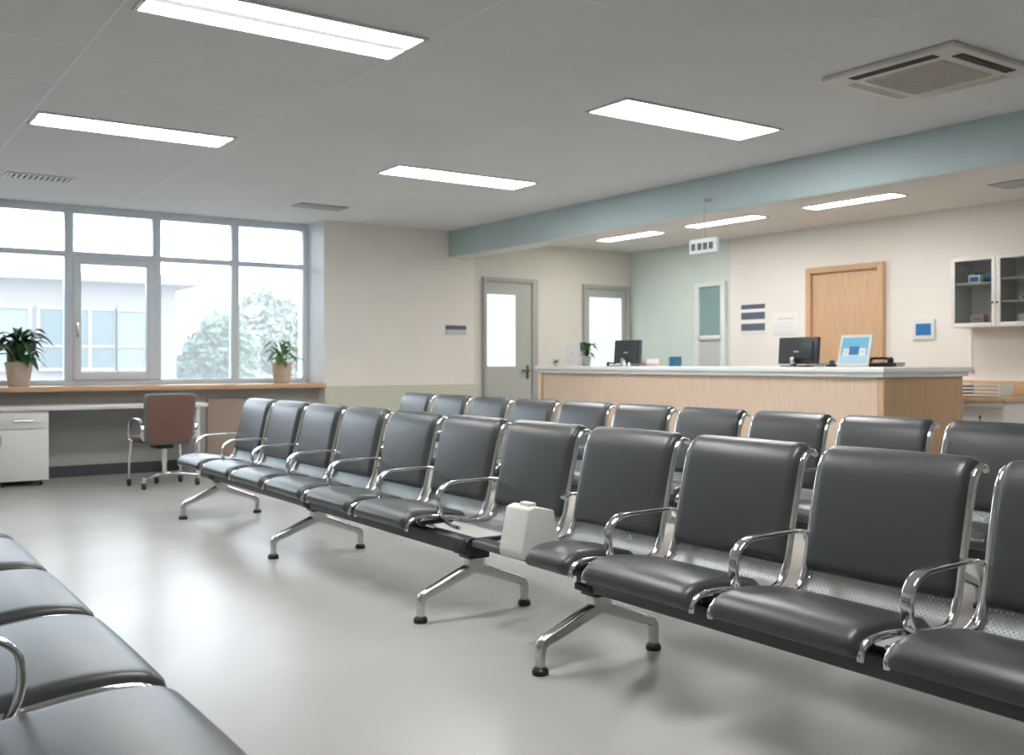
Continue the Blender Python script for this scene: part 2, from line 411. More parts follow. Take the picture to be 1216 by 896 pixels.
def vent(label, xc, yc, lx, ly, zc, n_, m):
    t = thing('ceiling_vent', label, 'vent', (xc*K, yc*K, zc), 0)
    f = MB(); e = .025
    f.box(-lx, lx, -ly, -ly+e, -.012, 0, .003); f.box(-lx, lx, ly-e, ly, -.012, 0, .003); f.box(-lx, -lx+e, -ly+e, ly-e, -.012, 0, .003); f.box(lx-e, lx, -ly+e, ly-e, -.012, 0, .003)
    f.build('vent_frame', m, t)
    MB().box(-lx+e, lx-e, -ly+e, ly-e, -.003, 0).build('vent_backing', M['acdark'] if n_ < 12 else M['base_dark'], t, smooth=False)
    sl = MB()
    for i in range(n_):
        x_ = -lx+e+(i+.5)*(2*lx-2*e)/n_
        sl.box(x_-.012, x_+.010, -ly+e, ly-e, -.010, -.004, .001)
    sl.build('slats', m, t)
vent('wide louvred ceiling vent above the left window panes', 1.36, 8.34, .27, .13, CH, 11, M['white'])
vent('small grey ceiling vent near the end of the window', 3.72, 8.45, .26, .13, CH, 20, M['ventgrey'])
vent('grey ceiling vent over reception near the wall cabinet, at the right edge of the photo', 7.42, 3.98, .16, .2, AH, 12, M['ventgrey'])

# ------------------------------------------------------------------ tandem seating
SEAT = [(0,.352),(.006,.378),(.035,.397),(.11,.402),(.22,.390),(.31,.377),(.37,.378),(.412,.400),(.437,.45),(.458,.54),(.483,.65),(.507,.75),(.524,.793),(.546,.814),(.568,.812),(.578,.803)]
CURVE = [ (p.x, p.z) for p in spline([(x_, 0, z_) for x_, z_ in SEAT], 5)]
ARC = [0]
for a, b_ in zip(CURVE, CURVE[1:]): ARC.append(ARC[-1]+math.hypot(b_[0]-a[0], b_[1]-a[1]))
LEN = ARC[-1]
def at(s):
    s = min(max(s, 0), LEN)
    for i in range(len(ARC)-1):
        if s <= ARC[i+1]: break
    t_ = (s-ARC[i])/(ARC[i+1]-ARC[i])
    p = Vector((CURVE[i][0]+(CURVE[i+1][0]-CURVE[i][0])*t_, CURVE[i][1]+(CURVE[i+1][1]-CURVE[i][1])*t_))
    return p
def nrm(s):
    a, b_ = at(s-.012), at(s+.012); d_ = (b_-a).normalized(); return Vector((-d_.y, d_.x))
def s_at_z(z):            # arc length where the back reaches height z
    for i in range(len(CURVE)-1, 0, -1):
        if CURVE[i][0] < .52 and CURVE[i][1] <= z: return ARC[i]
def pad_mesh(s0, s1, y0, y1, th, puff):
    mb = MB(); ns, ny = 30, 20
    def edge(u, soft):   # rounded shoulder profile, u in 0..1
        d_ = min(u, 1-u)/soft
        return 1 if d_ >= 1 else math.sqrt(max(0, 1-(1-d_)**2))
    rows_t, rows_b = [], []
    L, W = s1-s0, y1-y0
    us = [0, .004, .012, .025, .045, .07]; us = us+[.07+(1-.14)*i/(ns) for i in range(1, ns)]+[1-u for u in us[::-1]]
    vs = [0, .006, .016, .03, .05, .08]; vs = vs+[.08+.84*i/ny for i in range(1, ny)]+[1-v for v in vs[::-1]]
    for u in us:
        p, nn = at(s0+L*u), nrm(s0+L*u)
        rt, rb = [], []
        for v in vs:
            e = edge(u, .028/L)*edge(v, .028/W)
            hgt = .003+th*e*(1+puff*(math.sin(PI*v)**.7)*(math.sin(PI*u)**.7))
            y = y0+W*v
            rt.append((p.x+nn.x*hgt, y, p.y+nn.y*hgt)); rb.append((p.x+nn.x*.002, y, p.y+nn.y*.002))
        rows_t.append(rt); rows_b.append(rb)
    mb.grid(rows_t); mb.grid([r[::-1] for r in rows_b])
    bmesh.ops.remove_doubles(mb.bm, verts=mb.bm.verts, dist=.0002)
    # close the rim
    be = [e for e in mb.bm.edges if len(e.link_faces) == 1]
    try: bmesh.ops.bridge_loops(mb.bm, edges=be)
    except Exception: pass
    return mb
def shell_mesh(s0, s1, y0, y1):
    mb = MB(); uvl = mb.bm.loops.layers.uv.new('UVMap'); n_ = 48
    A = []; 
    for off in (0.0, -.003):
        R = []
        for i in range(n_+1):
            s = s0+(s1-s0)*i/n_; p, nn = at(s), nrm(s)
            R.append((s, [mb.bm.verts.new((p.x+nn.x*off, y, p.y+nn.y*off)) for y in (y0, y1)]))
        A.append(R)
    def face(vs, uvs):
        f_ = mb.bm.faces.new(vs)
        for lp, q in zip(f_.loops, uvs): lp[uvl].uv = q
    for R in A:
        for (sa, a), (sb_, b_) in zip(R, R[1:]):
            face((a[0], a[1], b_[1], b_[0]), ((y0, sa), (y1, sa), (y1, sb_), (y0, sb_)))
    return mb
def frame_mesh(y, s0=0):
    mb = MB()
    pts = []
    n_ = 60
    for i in range(n_+1):
        s = s0+(LEN-s0)*i/n_; p, nn = at(s), nrm(s)
        pts.append((p.x+nn.x*.006, y, p.y+nn.y*.006))
    sc = [(.75,.75)]+[(1,1)]*(n_-1)+[(.75,.75)]
    return mb.sweep(pts, rrect(.024, .022, .009, 3), (0,1,0), sc)
ARM = [(.235,.355),(.19,.375),(.152,.42),(.137,.475),(.148,.53),(.195,.562),(.27,.569),(.42,.570),(.478,.556),(.508,.51),(.507,.45),(.478,.402),(.43,.375),(.38,.362)]
def arm_mesh(short=False, sx=1):
    mb = MB()
    P = ARM if not short else [(.40,.545),(.44,.56),(.482,.55),(.508,.51),(.507,.45),(.478,.402),(.43,.375),(.38,.362)]
    pts = [(p.x, 0, p.z) for p in spline([(.508-(.508-a)*sx, 0, b_) for a, b_ in P], 6)]
    mb.sweep(pts, rrect(.038, .014, .006, 3), (0,1,0))
    # struts tying the neighbouring seats together under the arm
    if not short and sx == 1: mb.cyl((.235, -.034, .353), (.235, .034, .353), .009, 12); mb.cyl((.10, -.036, .372), (.10, .036, .372), .008, 12)
    if not short and sx == 1: mb.cyl((.385, -.034, .361), (.385, .034, .361), .009, 12)
    return mb
def leg_arm(mb, x0, z0, xk, zk):
    d_ = 1 if xk > x0 else -1
    P = spline([(x0, 0, z0), (x0+(xk-x0)*.35, 0, z0+(zk-z0)*.34), (x0+(xk-x0)*.70, 0, z0+(zk-z0)*.70), (x0+(xk-x0)*.94, 0, z0+(zk-z0)*.94), (xk, 0, zk-.025), (xk, 0, zk-.05), (xk, 0, .026)], 5)
    n_ = len(P); sc = []
    for i in range(n_):
        u = i/(n_-1); sc.append((1-.30*u, 1.0-.46*min(1, u*1.25)))
    mb.sweep(P, rrect(.050, .050, .012, 3), (0,1,0), sc)
def leg_parts(parent, y, end_cap=None):
    mb = MB()
    leg_arm(mb, .20, .212, -.075, .108); leg_arm(mb, .20, .212, .475, .108)
    mb.box(.155, .245, -.026, .026, .195, .282, .012)
    o = mb.build('leg', M['alu'], parent); o.location = (0, y, 0)
    for xx in (-.075, .475):
        MB().lathe([(0,0),(.029,0),(.031,.006),(.030,.018),(.022,.027),(0,.030)], (xx, 0, 0), 20).build('foot', M['black'], o)
    c = MB().box(.145, .255, -.045, .045, .252, .284, .006).box(.118, .222, -.05, .05, .272, .300, .006)
    c.build('clamp', M['black'], o)
    return o
PROTO = {}
def seat_unit(parent, y0, w, kind='full'):
    """one seat: perforated shell with pads and chrome side frames; y0 = low edge"""
    key = (round(w, 3), kind)
    if key in PROTO:
        o = dup(PROTO[key], parent); o.location = (0, y0, 0); return o
    pi_ = .024 if w > .6 else .013
    sb = s_at_z(.455); e = .012; sf = .23 if kind == 'back_only' else 0
    if kind == 'back_only':
        o = shell_mesh(.24, LEN-.01, e, w-e).build('seat', M['perf'], parent, fixn=False)
    elif kind == 'narrow':
        mb = shell_mesh(.34, LEN-.01, e, w-e); lo = shell_mesh(.012, .3405, e, .283)
        me_ = bpy.data.meshes.new('join'); lo.bm.to_mesh(me_); lo.bm.free(); mb.bm.from_mesh(me_); bpy.data.meshes.remove(me_)
        o = mb.build('seat', M['perf'], parent, fixn=False)
    else:
        o = shell_mesh(.012, LEN-.01, e, w-e).build('seat', M['perf'], parent, fixn=False)
    pad_mesh(sb, LEN-.008, pi_, w-pi_, .032, .25).build('back_pad', M['leather'], o, ang=60)
    if kind == 'full': pad_mesh(.004, .350, pi_, w-pi_, .034, .22).build('seat_pad', M['leather'], o, ang=60)
    if kind == 'narrow': pad_mesh(.004, .350, .020, .275, .032, .22).build('seat_pad', M['leather'], o, ang=60)
    for yy in (.010, w-.010):
        frame_mesh(yy, .33 if kind == 'narrow' and yy > .1 else sf).build('side_frame', M['chrome'], o)
    o.location = (0, y0, 0); PROTO[key] = o
    return o
def bench(label, x0, ys, w, gap, legs, beams, arms, rz=0, kinds=None, short=(), caps=(), group=None, armsx=1):
    t = thing('waiting_bench', label, 'bench', (x0, 0, 0), 0, group)
    for i, y in enumerate(ys): seat_unit(t, y, w, (kinds or {}).get(i, 'full'))
    a0 = None
    for y in arms:
        if y in short: o = arm_mesh(True).build('armrest', M['chrome'], t)
        elif armsx != 1: o = arm_mesh(False, armsx).build('armrest', M['chrome'], t)
        elif 'arm' in PROTO: o = dup(PROTO['arm'], t)
        else: o = PROTO['arm'] = arm_mesh().build('armrest', M['chrome'], t)
        o.location = (0, y, 0)
    mb = MB()
    for (ya, yb, za, zb_) in beams:
        mb.box(.125, .205, ya, yb, za, zb_, .010, 3)
    for i, y in enumerate(ys):       # saddle brackets carrying each seat
        if (kinds or {}).get(i) == 'back_only': mb.box(.17, .40, y+w/2-.02, y+w/2+.02, .335, .352, .004); continue
        for q in ((.12,) if (kinds or {}).get(i) == 'narrow' else (.12, w-.12)):
            mb.box(.12, .30, y+q-.02, y+q+.02, .355, .372, .004)
            mb.box(.14, .19, y+q-.015, y+q+.015, BZ1-.005, .358, .003)
    mb.build('beam', M['beam'], t)
    for y in legs: leg_parts(t, y)
    for y in caps:
        MB().cyl((.165, y-.012, .305), (.165, y+.012, .305), .040, 24).build('beam_cap', M['black'], t)
    if rz: t.rotation_euler = (0, 0, rz)
    return t
W = .488*K; GAP = .052*K
X1 = 1.96*K
ysA = [b_*K for b_ in (6.27, 5.73, 5.19, 4.65, 4.11, 3.57)]
armsA = [y-GAP/2 for y in ysA]+[ysA[0]+W+GAP/2]
BZ0, BZ1 = .272, .342
bench('far waiting bench of the front row, six grey seats running to the window', X1, ysA, W, GAP,
      [6.44*K, 4.885*K, 3.355*K], [(3.33*K, 6.66*K, BZ0, BZ1)], armsA, caps=[3.325*K], group='front row of beam seats')
ysB = [b_*K for b_ in (3.03, 2.49, 1.95, 1.41, .87)]
armsB = [y-GAP/2 for y in ysB]
bench('near waiting bench of grey padded seats at the right, holding the white box', X1, ysB, W, GAP,
      [2.575*K, 1.0*K], [(.90*K, 2.62*K, BZ0, BZ1), (2.58*K, 3.27*K, .318, .352)], armsB, kinds={0: 'back_only', 1: 'narrow'},
      short=(armsB[0],), group='front row of beam seats')
W2 = .475*K
ysC = [(2.486+.535*i)*K for i in range(-1, 9)]
bench('rear row of grey padded waiting seats standing before the reception counter', 3.46*K, ysC, W2, .06*K,
      [2.25*K, 3.85*K, 5.45*K, 7.0*K], [(2.0*K, 7.2*K, BZ0, BZ1)], [y-.03*K for y in ysC]+[ysC[-1]+W2+.03*K])
# foreground bench, facing the other way
PITCH, WL = .65*K, .612*K
ysD = [-(1.355+.65*(i+1))*K+.019*K for i in range(5)]
bench('nearest waiting bench, dark seat ends filling the lower left corner', .545*K, ysD, WL, .028*K,
      [-2.2*K, -4.0*K], [(-4.5*K, -1.5*K, BZ0, BZ1)], [-2.005*K], rz=PI, armsx=.717).scale = (1.15, 1, 1)

# white box between the seats
t = thing('plastic_box', 'white plastic box propped on the near bench between two seats', 'box', (1.99*K, 2.805*K, .3535), 0)
bx = MB()
prof = [(0,0),(.175,0),(.185,.02),(.15,.185),(.06,.205),(.025,.195),(-.012,.03),(-.008,.005)]
vs0 = [bx.bm.verts.new((a, .0, z_)) for a, z_ in prof]; vs1 = [bx.bm.verts.new((a, .155, z_)) for a, z_ in prof]
bx.bm.faces.new(vs0); bx.bm.faces.new(vs1[::-1])
for i in range(len(prof)): bx.bm.faces.new((vs0[i], vs1[i], vs1[(i+1) % len(prof)], vs0[(i+1) % len(prof)]))
bmesh.ops.recalc_face_normals(bx.bm, faces=bx.bm.faces)
bmesh.ops.bevel(bx.bm, geom=bx.bm.edges[:], offset=.007, segments=3, profile=.5, affect='EDGES')
bx.build('body', M['plasticw'], t)
MB().box(.05, .085, .03, .10, .198, .216, .005).build('lid_catch', M['plasticw'], t)
MB().box(-.0035, -.001, .07, .125, .115, .15, .0005, mat=Matrix.Rotation(.16, 4, 'Y')).build('sticker', M['plasticw2'], t)

# ------------------------------------------------------------------ reception counter
XC, YC0, YC1, DC = 5.90*K, 4.12*K, 7.98*K, .95*K
t = thing('reception_counter', 'long reception counter with maple front and white top', 'counter', (XC, YC0, 0))
L = YC1-YC0; zt_ = .905*K
MB().box(0, .03, .0, L, .08, zt_).build('front_panel', M['maple'], t, smooth=False)
MB().box(.0, DC, -.02, 0, .08, zt_).build('end_panel', M['maple_end'], t, smooth=False)
MB().box(.0, DC, L, L+.02, .08, zt_).build('end_panel', M['maple_end'], t, smooth=False)
MB().box(-.012, .07, -.03, .03, .0, zt_, .004).build('corner_post', M['maple_end'], t)
MB().box(-.012, .04, L-.02, L+.03, .0, zt_, .004).build('corner_post', M['ledge'], t)
pl = MB().box(.04, DC-.02, .02, L-.02, 0, .08).build('plinth', M['base_dark'], t, smooth=False)
MB().box(DC-.03, DC, 0, L, .08, .70).build('back_panel', M['maple'], t, smooth=False)
o = .07
ct = MB().box(-o, DC+o, -o, L+o, .935*K, .972*K, .008).box(-o+.025, DC+o-.025, -o+.025, L+o-.025, zt_, .936*K, .004)
ct.build('countertop', M['top'], t)
CT = .972*K+.001

def leaf_strip(mb, base, az, length, rise, droop, width, n_=7):
    d_ = Vector((math.cos(az), math.sin(az), 0)); side = Vector((-math.sin(az), math.cos(az), 0))
    rows = []
    for i in range(n_+1):
        u = i/n_
        p = Vector(base)+d_*length*(u*(.55+.45*u)) + Vector((0,0,rise*math.sin(u*PI*.62)-droop*u*u))
        wd = width*math.sin(PI*min(1, .06+.94*u))**.75 if u < 1 else .0006
        fold = Vector((0,0,wd*.35))
        rows.append([p-side*wd+fold, p, p+side*wd+fold])
    mb.grid(rows)
def plant(label, loc, pr, ph, pm, lm, nl, ln_, wd, rise, seed, rim=True, group=None):
    rnd = random.Random(seed)
    t = thing('potted_plant', label, 'plant', loc, 0, group)
    MB().lathe([(0,0),(pr*.70,0),(pr*.74,.008),(pr*.96,ph*.86),(pr,ph*.87),(pr,ph),(pr*.9,ph),(pr*.88,ph*.88),(0,ph*.87)]).build('pot', pm, t)
    MB().lathe([(0,.02),(pr*.86,.012),(pr*.86,0),(0,0)], (0,0,ph*.88)).build('soil', M['soil'], t)
    st, lv = MB(), MB()
    for i in range(nl):
        az = i*2.39996+rnd.uniform(-.3,.3); k_ = rnd.uniform(.65,1.1)
        hgt = ph*.9+rise*rnd.uniform(.12,.85); r0 = rnd.uniform(.0,pr*.5)
        top = (r0*math.cos(az)*1.3, r0*math.sin(az)*1.3, hgt)
        st.tube([(r0*.5*math.cos(az), r0*.5*math.sin(az), ph*.88), (r0*.9*math.cos(az), r0*.9*math.sin(az), (ph*.9+hgt)/2), top], .0035, 6)
        leaf_strip(lv, top, az, ln_*k_, rise*rnd.uniform(.15,.6), ln_*rnd.uniform(.1,.75), wd*rnd.uniform(.75,1.15))
    st.build('stems', lm, t); lv.build('leaves', lm, t, fixn=False)
    return t
zl = .80*K+.001
plant('dark green leafy plant in a clay pot on the window ledge at the left edge', (1.365*K, 9.36*K, zl), .125, .235, M['pot'], M['leafd'], 46, .25, .052, .29, 3)
plant('small light green plant in a clay pot on the ledge near the window corner', (3.73*K, 9.40*K, zl), .115, .235, M['pot'], M['leafl'], 26, .20, .036, .22, 8)

def monitor(label, loc, rz, tilt, w_, h_, m1, logo=True):
    t = thing('computer_monitor', label, 'monitor', loc, rz)       # seen from the back, back faces -X
    R = Matrix.Translation((0,0,.012)) @ Matrix.Rotation(tilt, 4, 'Y')
    MB().box(-.008, .028, -w_/2, w_/2, .012, h_, .007, mat=R).build('casing', m1, t)
    bk = MB().box(-.022, -.004, -w_*.40, w_*.40, .05, h_*.84, .010, mat=R).build('rear_cover', M['screen2'] if m1 is M['screen2'] else M['screen'], t)
    if logo: MB().box(-.0235, -.0215, -.03, .03, h_*.46, h_*.46+.012, mat=R).build('logo', M['lightprint'], bk, smooth=False)
    MB().box(.0282, .0295, -w_/2+.01, w_/2-.01, .03, h_-.012, mat=R).build('screen_glass', M['dimglass'], t, smooth=False)
    MB().box(-.07, -.028, -.022, .022, .012, .085, .006).build('stand', M['alu'], t)
    MB().box(-.10, .09, -.11, .11, 0, .012, .005).build('stand_foot', M['screen'], t)
    return t
def cpos(px, X):     # point on the counter below photo column px at depth line X (in K units)
    s_ = (px-608)/1180
    d_ = X/(.822*s_+.569); return (X*K, (.822-.569*s_)*d_*K, CT)
monitor('black computer monitor on the counter beside the blue leaflet display, seen from behind', cpos(947, 6.25), -.12, .06, .47, .245, M['screen'])
monitor('dark slate computer monitor on the counter beside the potted plant, seen from behind', cpos(744, 6.25), .10, .08, .37, .265, M['screen2'])
# leaflet display
x_, y_, z_ = cpos(1012, 6.2)
t = thing('leaflet_display', 'white framed display with a sky blue print, leaning back on the counter', 'display stand', (x_, y_, z_), -.15)
R = Matrix.Rotation(.22, 4, 'Y')
MB().box(-.008, .008, -.17, .17, .004, .27, .004, mat=R).build('frame_board', M['whiteframe'], t)
pr = MB().box(-.0095, -.0075, -.145, .145, .03, .245, mat=R).build('print', M['bluel'], t, smooth=False)
MB().box(-.0105, -.0092, -.145, .145, .03, .10, mat=R).build('print_lower', M['bluepale'], pr, smooth=False)
MB().box(-.0105, -.0092, -.05, .05, .10, .17, mat=R).build('print_centre', M['bluep'], pr, smooth=False)
for q in (-.095, .085):
    MB().box(-.0118, -.0100, q-.035, q+.035, .09, .155, mat=R).build('print_card', M['paper'], pr, smooth=False)
    MB().box(-.0126, -.0116, q-.018, q+.018, .118, .128, mat=R).build('print_mark', M['lightprint'], pr, smooth=False)
MB().box(.06, .13, -.05, .05, 0, .012, .003).box(.05, .062, -.03, .03, .006, .16, .003, mat=Matrix.Rotation(-.06, 4, 'Y')).build('easel', M['whiteframe'], t)
# telephone
x_, y_, z_ = cpos(1046, 6.48)
t = thing('telephone', 'black desk telephone on the counter right of the blue display', 'telephone', (x_, y_, z_), .2)
MB().box(-.09, .09, -.10, .10, 0, .035, .010).build('base', M['black'], t)
hs = MB().sweep([(-.02, -.09, .060), (-.02, -.05, .072), (-.02, .05, .072), (-.02, .09, .060)], rrect(.035, .022, .008), (1,0,0))
hs.blob((-.02, -.09, .055), .028).blob((-.02, .09, .055), .028); hs.build('handset', M['black'], t)
kp = MB()
for i in range(4):
    for j in range(3): kp.box(.03+.0*i+.012*i, .039+.012*i, -.03+j*.02, -.017+j*.02, .034, .038, .001)
kp.build('keypad', M['screen2'], t)
cd = [(-.02+.012*math.cos(a*.9), -.11-.012*a*.35+.0, .022+.012*math.sin(a*.9)) for a in range(26)]
MB().tube([(-.02+.016*math.cos(a*.8), -.112-.0022*a, .020+.016*math.sin(a*.8)) for a in range(44)], .0035, 6).build('cord', M['black'], t)
# papers + small items
x_, y_, z_ = cpos(979, 6.55)
st = thing('paper_stack', 'low stack of white paper between monitor and blue display', 'paper', (x_, y_, z_))
for i in range(3): MB().box(-.10, .10, -.075+.003*i, .075+.002*i, .012*i, .012*i+.0115, .001).build('sheaf', M['paper'], st)
x_, y_, z_ = cpos(987, 6.12)
tp = thing('tape_dispenser', 'small black tape dispenser in front of the paper stack', 'tape dispenser', (x_, y_, z_))
MB().box(-.05, .05, -.02, .02, 0, .022, .006).build('base', M['black'], tp)
MB().cyl((.01, -.012, .032), (.01, .012, .032), .024, 20).build('roll', M['screen2'], tp)
x_, y_, z_ = cpos(802, 6.2)
bb = thing('card_box', 'small blue and black box alone on the middle of the counter', 'box', (x_, y_, z_))
MB().box(-.045, .045, -.04, .04, 0, .095, .003).build('body', M['bluebox'], bb)
MB().box(-.0465, .03, .0395, .052, .002, .09, .002).build('sleeve', M['bluel'], bb)
x_, y_, z_ = cpos(769, 6.45)
MB_ = MB().box(-.09, .09, -.085, .085, 0, .075, .004)
wb = thing('tissue_box', 'white carton beside the dark slate monitor', 'box', (x_, y_, z_))
MB_.build('body', M['plasticw2'], wb); MB().box(-.091, .091, -.086, .086, .0, .030, .003).build('band', M['pink'], wb)
x_, y_, z_ = cpos(741, 5.98)
cu = thing('pill_bottle', 'small white bottle in front of the dark slate monitor, the taller one', 'bottle', (x_, y_, z_))
MB().lathe([(0,0),(.016,0),(.018,.004),(.018,.036),(.011,.044),(.011,.048)]).build('body', M['plasticw2'], cu)
MB().lathe([(0,.062),(.012,.062),(.013,.060),(.013,.048),(0,.048)]).build('cap', M['plasticw2'], cu)
x_, y_, z_ = cpos(747, 5.98)
cu = thing('pill_bottle', 'tiny white bottle in front of the dark slate monitor, the shorter one', 'bottle', (x_, y_, z_))
MB().lathe([(0,0),(.013,0),(.014,.004),(.014,.024),(.009,.03),(0,.03)]).build('body', M['plasticw2'], cu)
MB().lathe([(0,.040),(.009,.040),(.010,.038),(.010,.030),(0,.030)]).build('cap', M['plasticw2'], cu)
x_, y_, z_ = cpos(726, 6.0)
st = thing('stapler', 'small black stapler left of the dark slate monitor', 'stapler', (x_, y_, z_))
MB().box(-.02, .02, -.065, .065, 0, .010, .003).build('base', M['black'], st)
MB().box(-.016, .016, -.055, .065, .022, .04, .006, mat=Matrix.Rotation(.10, 4, 'X')).box(-.014, .014, .045, .064, .008, .034, .003).build('arm', M['black'], st)
# upright card + plant at the far end
x_, y_, z_ = cpos(678, 6.05)
t = thing('notice_card', 'white upright notice card with a small grey mark at the far counter end', 'card', (x_, y_, z_), .12)
MB().box(-.004, .0, -.105, .105, 0, .235, .001, mat=Matrix.Rotation(.10, 4, 'Y')).build('front_sheet', M['paper'], t)
MB().box(.0, .004, -.105, .105, 0, .235, .001, mat=Matrix.Translation((.055, 0, 0)) @ Matrix.Rotation(-.10, 4, 'Y')).build('rear_sheet', M['paper'], t)
mk = MB().cyl((-.006, -.012, .135), (-.003, -.012, .135), .013, 16); mk.box(-.006, -.003, -.06, .06, .06, .064); mk.box(-.006, -.003, -.06, .04, .045, .049)
o_ = mk.build('printed_mark', M['lightprint'], t, smooth=False); o_.rotation_euler = (0, .10, 0)
plant('dark green potted plant on the far end of the counter behind the white card', cpos(697, 6.4), .055, .11, M['potgrey'], M['leafd'], 26, .15, .022, .15, 5)
plant('tiny green plant at the far left tip of the counter beside the white card', cpos(660, 5.98), .03, .035, M['potgrey'], M['leafd'], 9, .055, .010, .045, 6)

# hanging sign
s_ = (836-608)/1180; Xs = 5.50; d_ = Xs/(.822*s_+.569); Ys = (.822-.569*s_)*d_
t = thing('hanging_sign', 'white hanging sign with dark panels on a rod by the blue beam', 'sign', (Xs*K, Ys*K, 1.835*K))
MB().box(-.015, .015, -.16, .16, 0, .125, .004).build('board', M['whiteframe'], t)
for i in range(4):
    y_ = (.112, .038, -.028, -.094)[i]
    wd = .028 if i else .026
    MB().box(-.0175, -.0145, y_-wd*.85, y_+wd*.85, .03, .088).build('dark_panel', M['band'], t, smooth=False)
rd = MB().cyl((0, 0, .115), (0, 0, .455), .006, 10); rd.box(-.01, (XB0-Xs*K), -.012, .012, .44, .47, .003); rd.box(XB0-Xs*K-.006, XB0-Xs*K, -.03, .03, .42, .49, .002)
rd.build('rod', M['lightprint'], t)

# ------------------------------------------------------------------ right wall furniture
XCab = 7.87*K; y0, y1, ym = 4.03*K, 4.82*K, 4.42*K; z0, z1 = 1.30*K, 1.89*K
t = thing('wall_cabinet', 'white glass-fronted cabinet on the right wall', 'cabinet', (XCab, y0, z0))
D = XR-XCab-.001; Wd = y1-y0; H = z1-z0; e = .018
bd = MB().box(.022, D, 0, e, 0, H, .001).box(.022, D, Wd-e, Wd, 0, H, .001).box(.022, D, e, Wd-e, 0, e).box(.022, D, e, Wd-e, H-e, H).box(D-.008, D, e, Wd-e, e, H-e)
bd.box(.03, D-.008, Wd/2-.009, Wd/2+.009, e, H-e)
bd.build('body', M['offwhite'], t)
for (ya, yb, zz) in ((Wd/2+.009, Wd-e, (1.665-1.30)*K), (e, Wd/2-.009, (1.69-1.30)*K), (e, Wd/2-.009, (1.505-1.30)*K)):
    MB().box(.03, D-.009, ya, yb, zz-.008, zz+.008).build('shelf', M['white'], t, smooth=False)
for (ya, yb, hy) in ((Wd/2+.002, Wd, Wd/2+.022), (0, Wd/2-.002, Wd/2-.022)):
    f = MB(); q = .040
    f.box(0, .02, ya, ya+q, 0, H, .002); f.box(0, .02, yb-q, yb, 0, H, .002); f.box(0, .02, ya+q, yb-q, 0, q, .002); f.box(0, .02, ya+q, yb-q, H-q, H, .002)
    dr = f.build('door', M['offwhite'], t)
    MB().box(.008, .012, ya+q-.003, yb-q+.003, q-.003, H-q+.003).build('pane', M['cabglass'], dr, smooth=False)
    MB().cyl((0, hy, .22), (-.02, hy, .22), .005, 10).blob((-.024, hy, .22), .011).build('knob', M['hpull'], dr)
sh_l, sh_b, sh_r = 1.665*K+.009, 1.30*K+.019, 1.505*K+.009
def carton(label, name, y_, z_, w_, h_, dpt, m1, stripe, x_=7.95):
    t = thing(name, label, 'box', (x_*K, y_*K, z_))
    MB().box(0, dpt, -w_/2, w_/2, 0, h_, .002).build('carton', m1, t)
    for (ya, yb, za, zb_, mm) in stripe:
        MB().box(-.0015, .0005, ya, yb, za, zb_).build('printed_panel', mm, t, smooth=False)
carton('blue carton on the upper left shelf of the glass cabinet, behind a white one', 'medicine_box', 4.625, sh_l, .17, .105, .09, M['bluebox'], [], 8.03)
carton('white carton with blue print in front of the blue one in the cabinet', 'medicine_box', 4.66, sh_l, .12, .075, .05, M['plasticw2'], [(-.04,.04,.015,.058,M['bluep'])], 7.955)
carton('pale pink carton with red print at the bottom left of the glass cabinet', 'medicine_box', 4.64, sh_b, .14, .10, .08, M['pink'], [(-.04,.03,.055,.07,M['redp'])], 7.96)
carton('flat teal carton on the right middle shelf of the glass cabinet', 'medicine_box', 4.18, sh_r, .22, .045, .09, M['plasticw2'], [(-.10,.09,.008,.036,M['teal'])], 7.96)
carton('white carton with a green mark at the bottom right of the glass cabinet', 'medicine_box', 4.20, sh_b, .20, .09, .09, M['plasticw2'], [(-.02,.03,.025,.06,M['greenp'])], 7.96)
cb = MB().tube([(XR-.010, 4.80*K, z0-.002), (XR-.009, 4.805*K, z0-.2), (XR-.010, 4.80*K, z0-.36), (XR-.012, 4.80*K, 1.05)], .004, 8).box(XR-.03, XR-.001, 4.80*K-.018, 4.80*K+.018, 1.02, 1.06, .004).build('power_cord', M['lightprint'])
tag(cb, 'thin grey cord running down the wall below the glass cabinet', 'cord')

# low cabinet behind the counter
Xl = 7.45*K; y0, y1 = 4.13*K, 5.25*K; D = XR-Xl-.001; Wd = y1-y0; zt_ = .70*K
t = thing('low_cabinet', 'low white cupboard with a wooden top behind the counter end', 'cabinet', (Xl, y0, 0))
MB().box(.02, D, 0, Wd, .06, zt_, .002).box(.05, D, .02, Wd-.02, 0, .06).build('body', M['offwhite'], t)
nd = 3; dw = Wd/nd
for i in range(nd):
    dr = MB().box(0, .019, i*dw+.003, (i+1)*dw-.003, .065, zt_-.055, .002).build('door', M['white'], t)
    if i == 0:
        MB().cyl((0, .5*dw, zt_-.135), (-.004, .5*dw, zt_-.135), .012, 14).box(-.006, 0, .5*dw-.004, .5*dw+.004, zt_-.18, zt_-.15, .001).build('lock', M['hpull'], dr)
    else: MB().cyl((0, i*dw+.06, zt_-.18), (-.02, i*dw+.06, zt_-.18), .008, 12).build('knob', M['hpull'], dr)
MB().box(.004, .019, 0, Wd, zt_-.05, zt_, .001).build('rail', M['offwhite'], t)
MB().box(-.03, D, -.03, Wd, zt_, zt_+.035, .004).build('worktop', M['door_wood'], t)
MB().box(D-.03, D, -.03, Wd, zt_+.036, zt_+.17, .003).build('back_board', M['door_wood'], t)
zw = zt_+.036
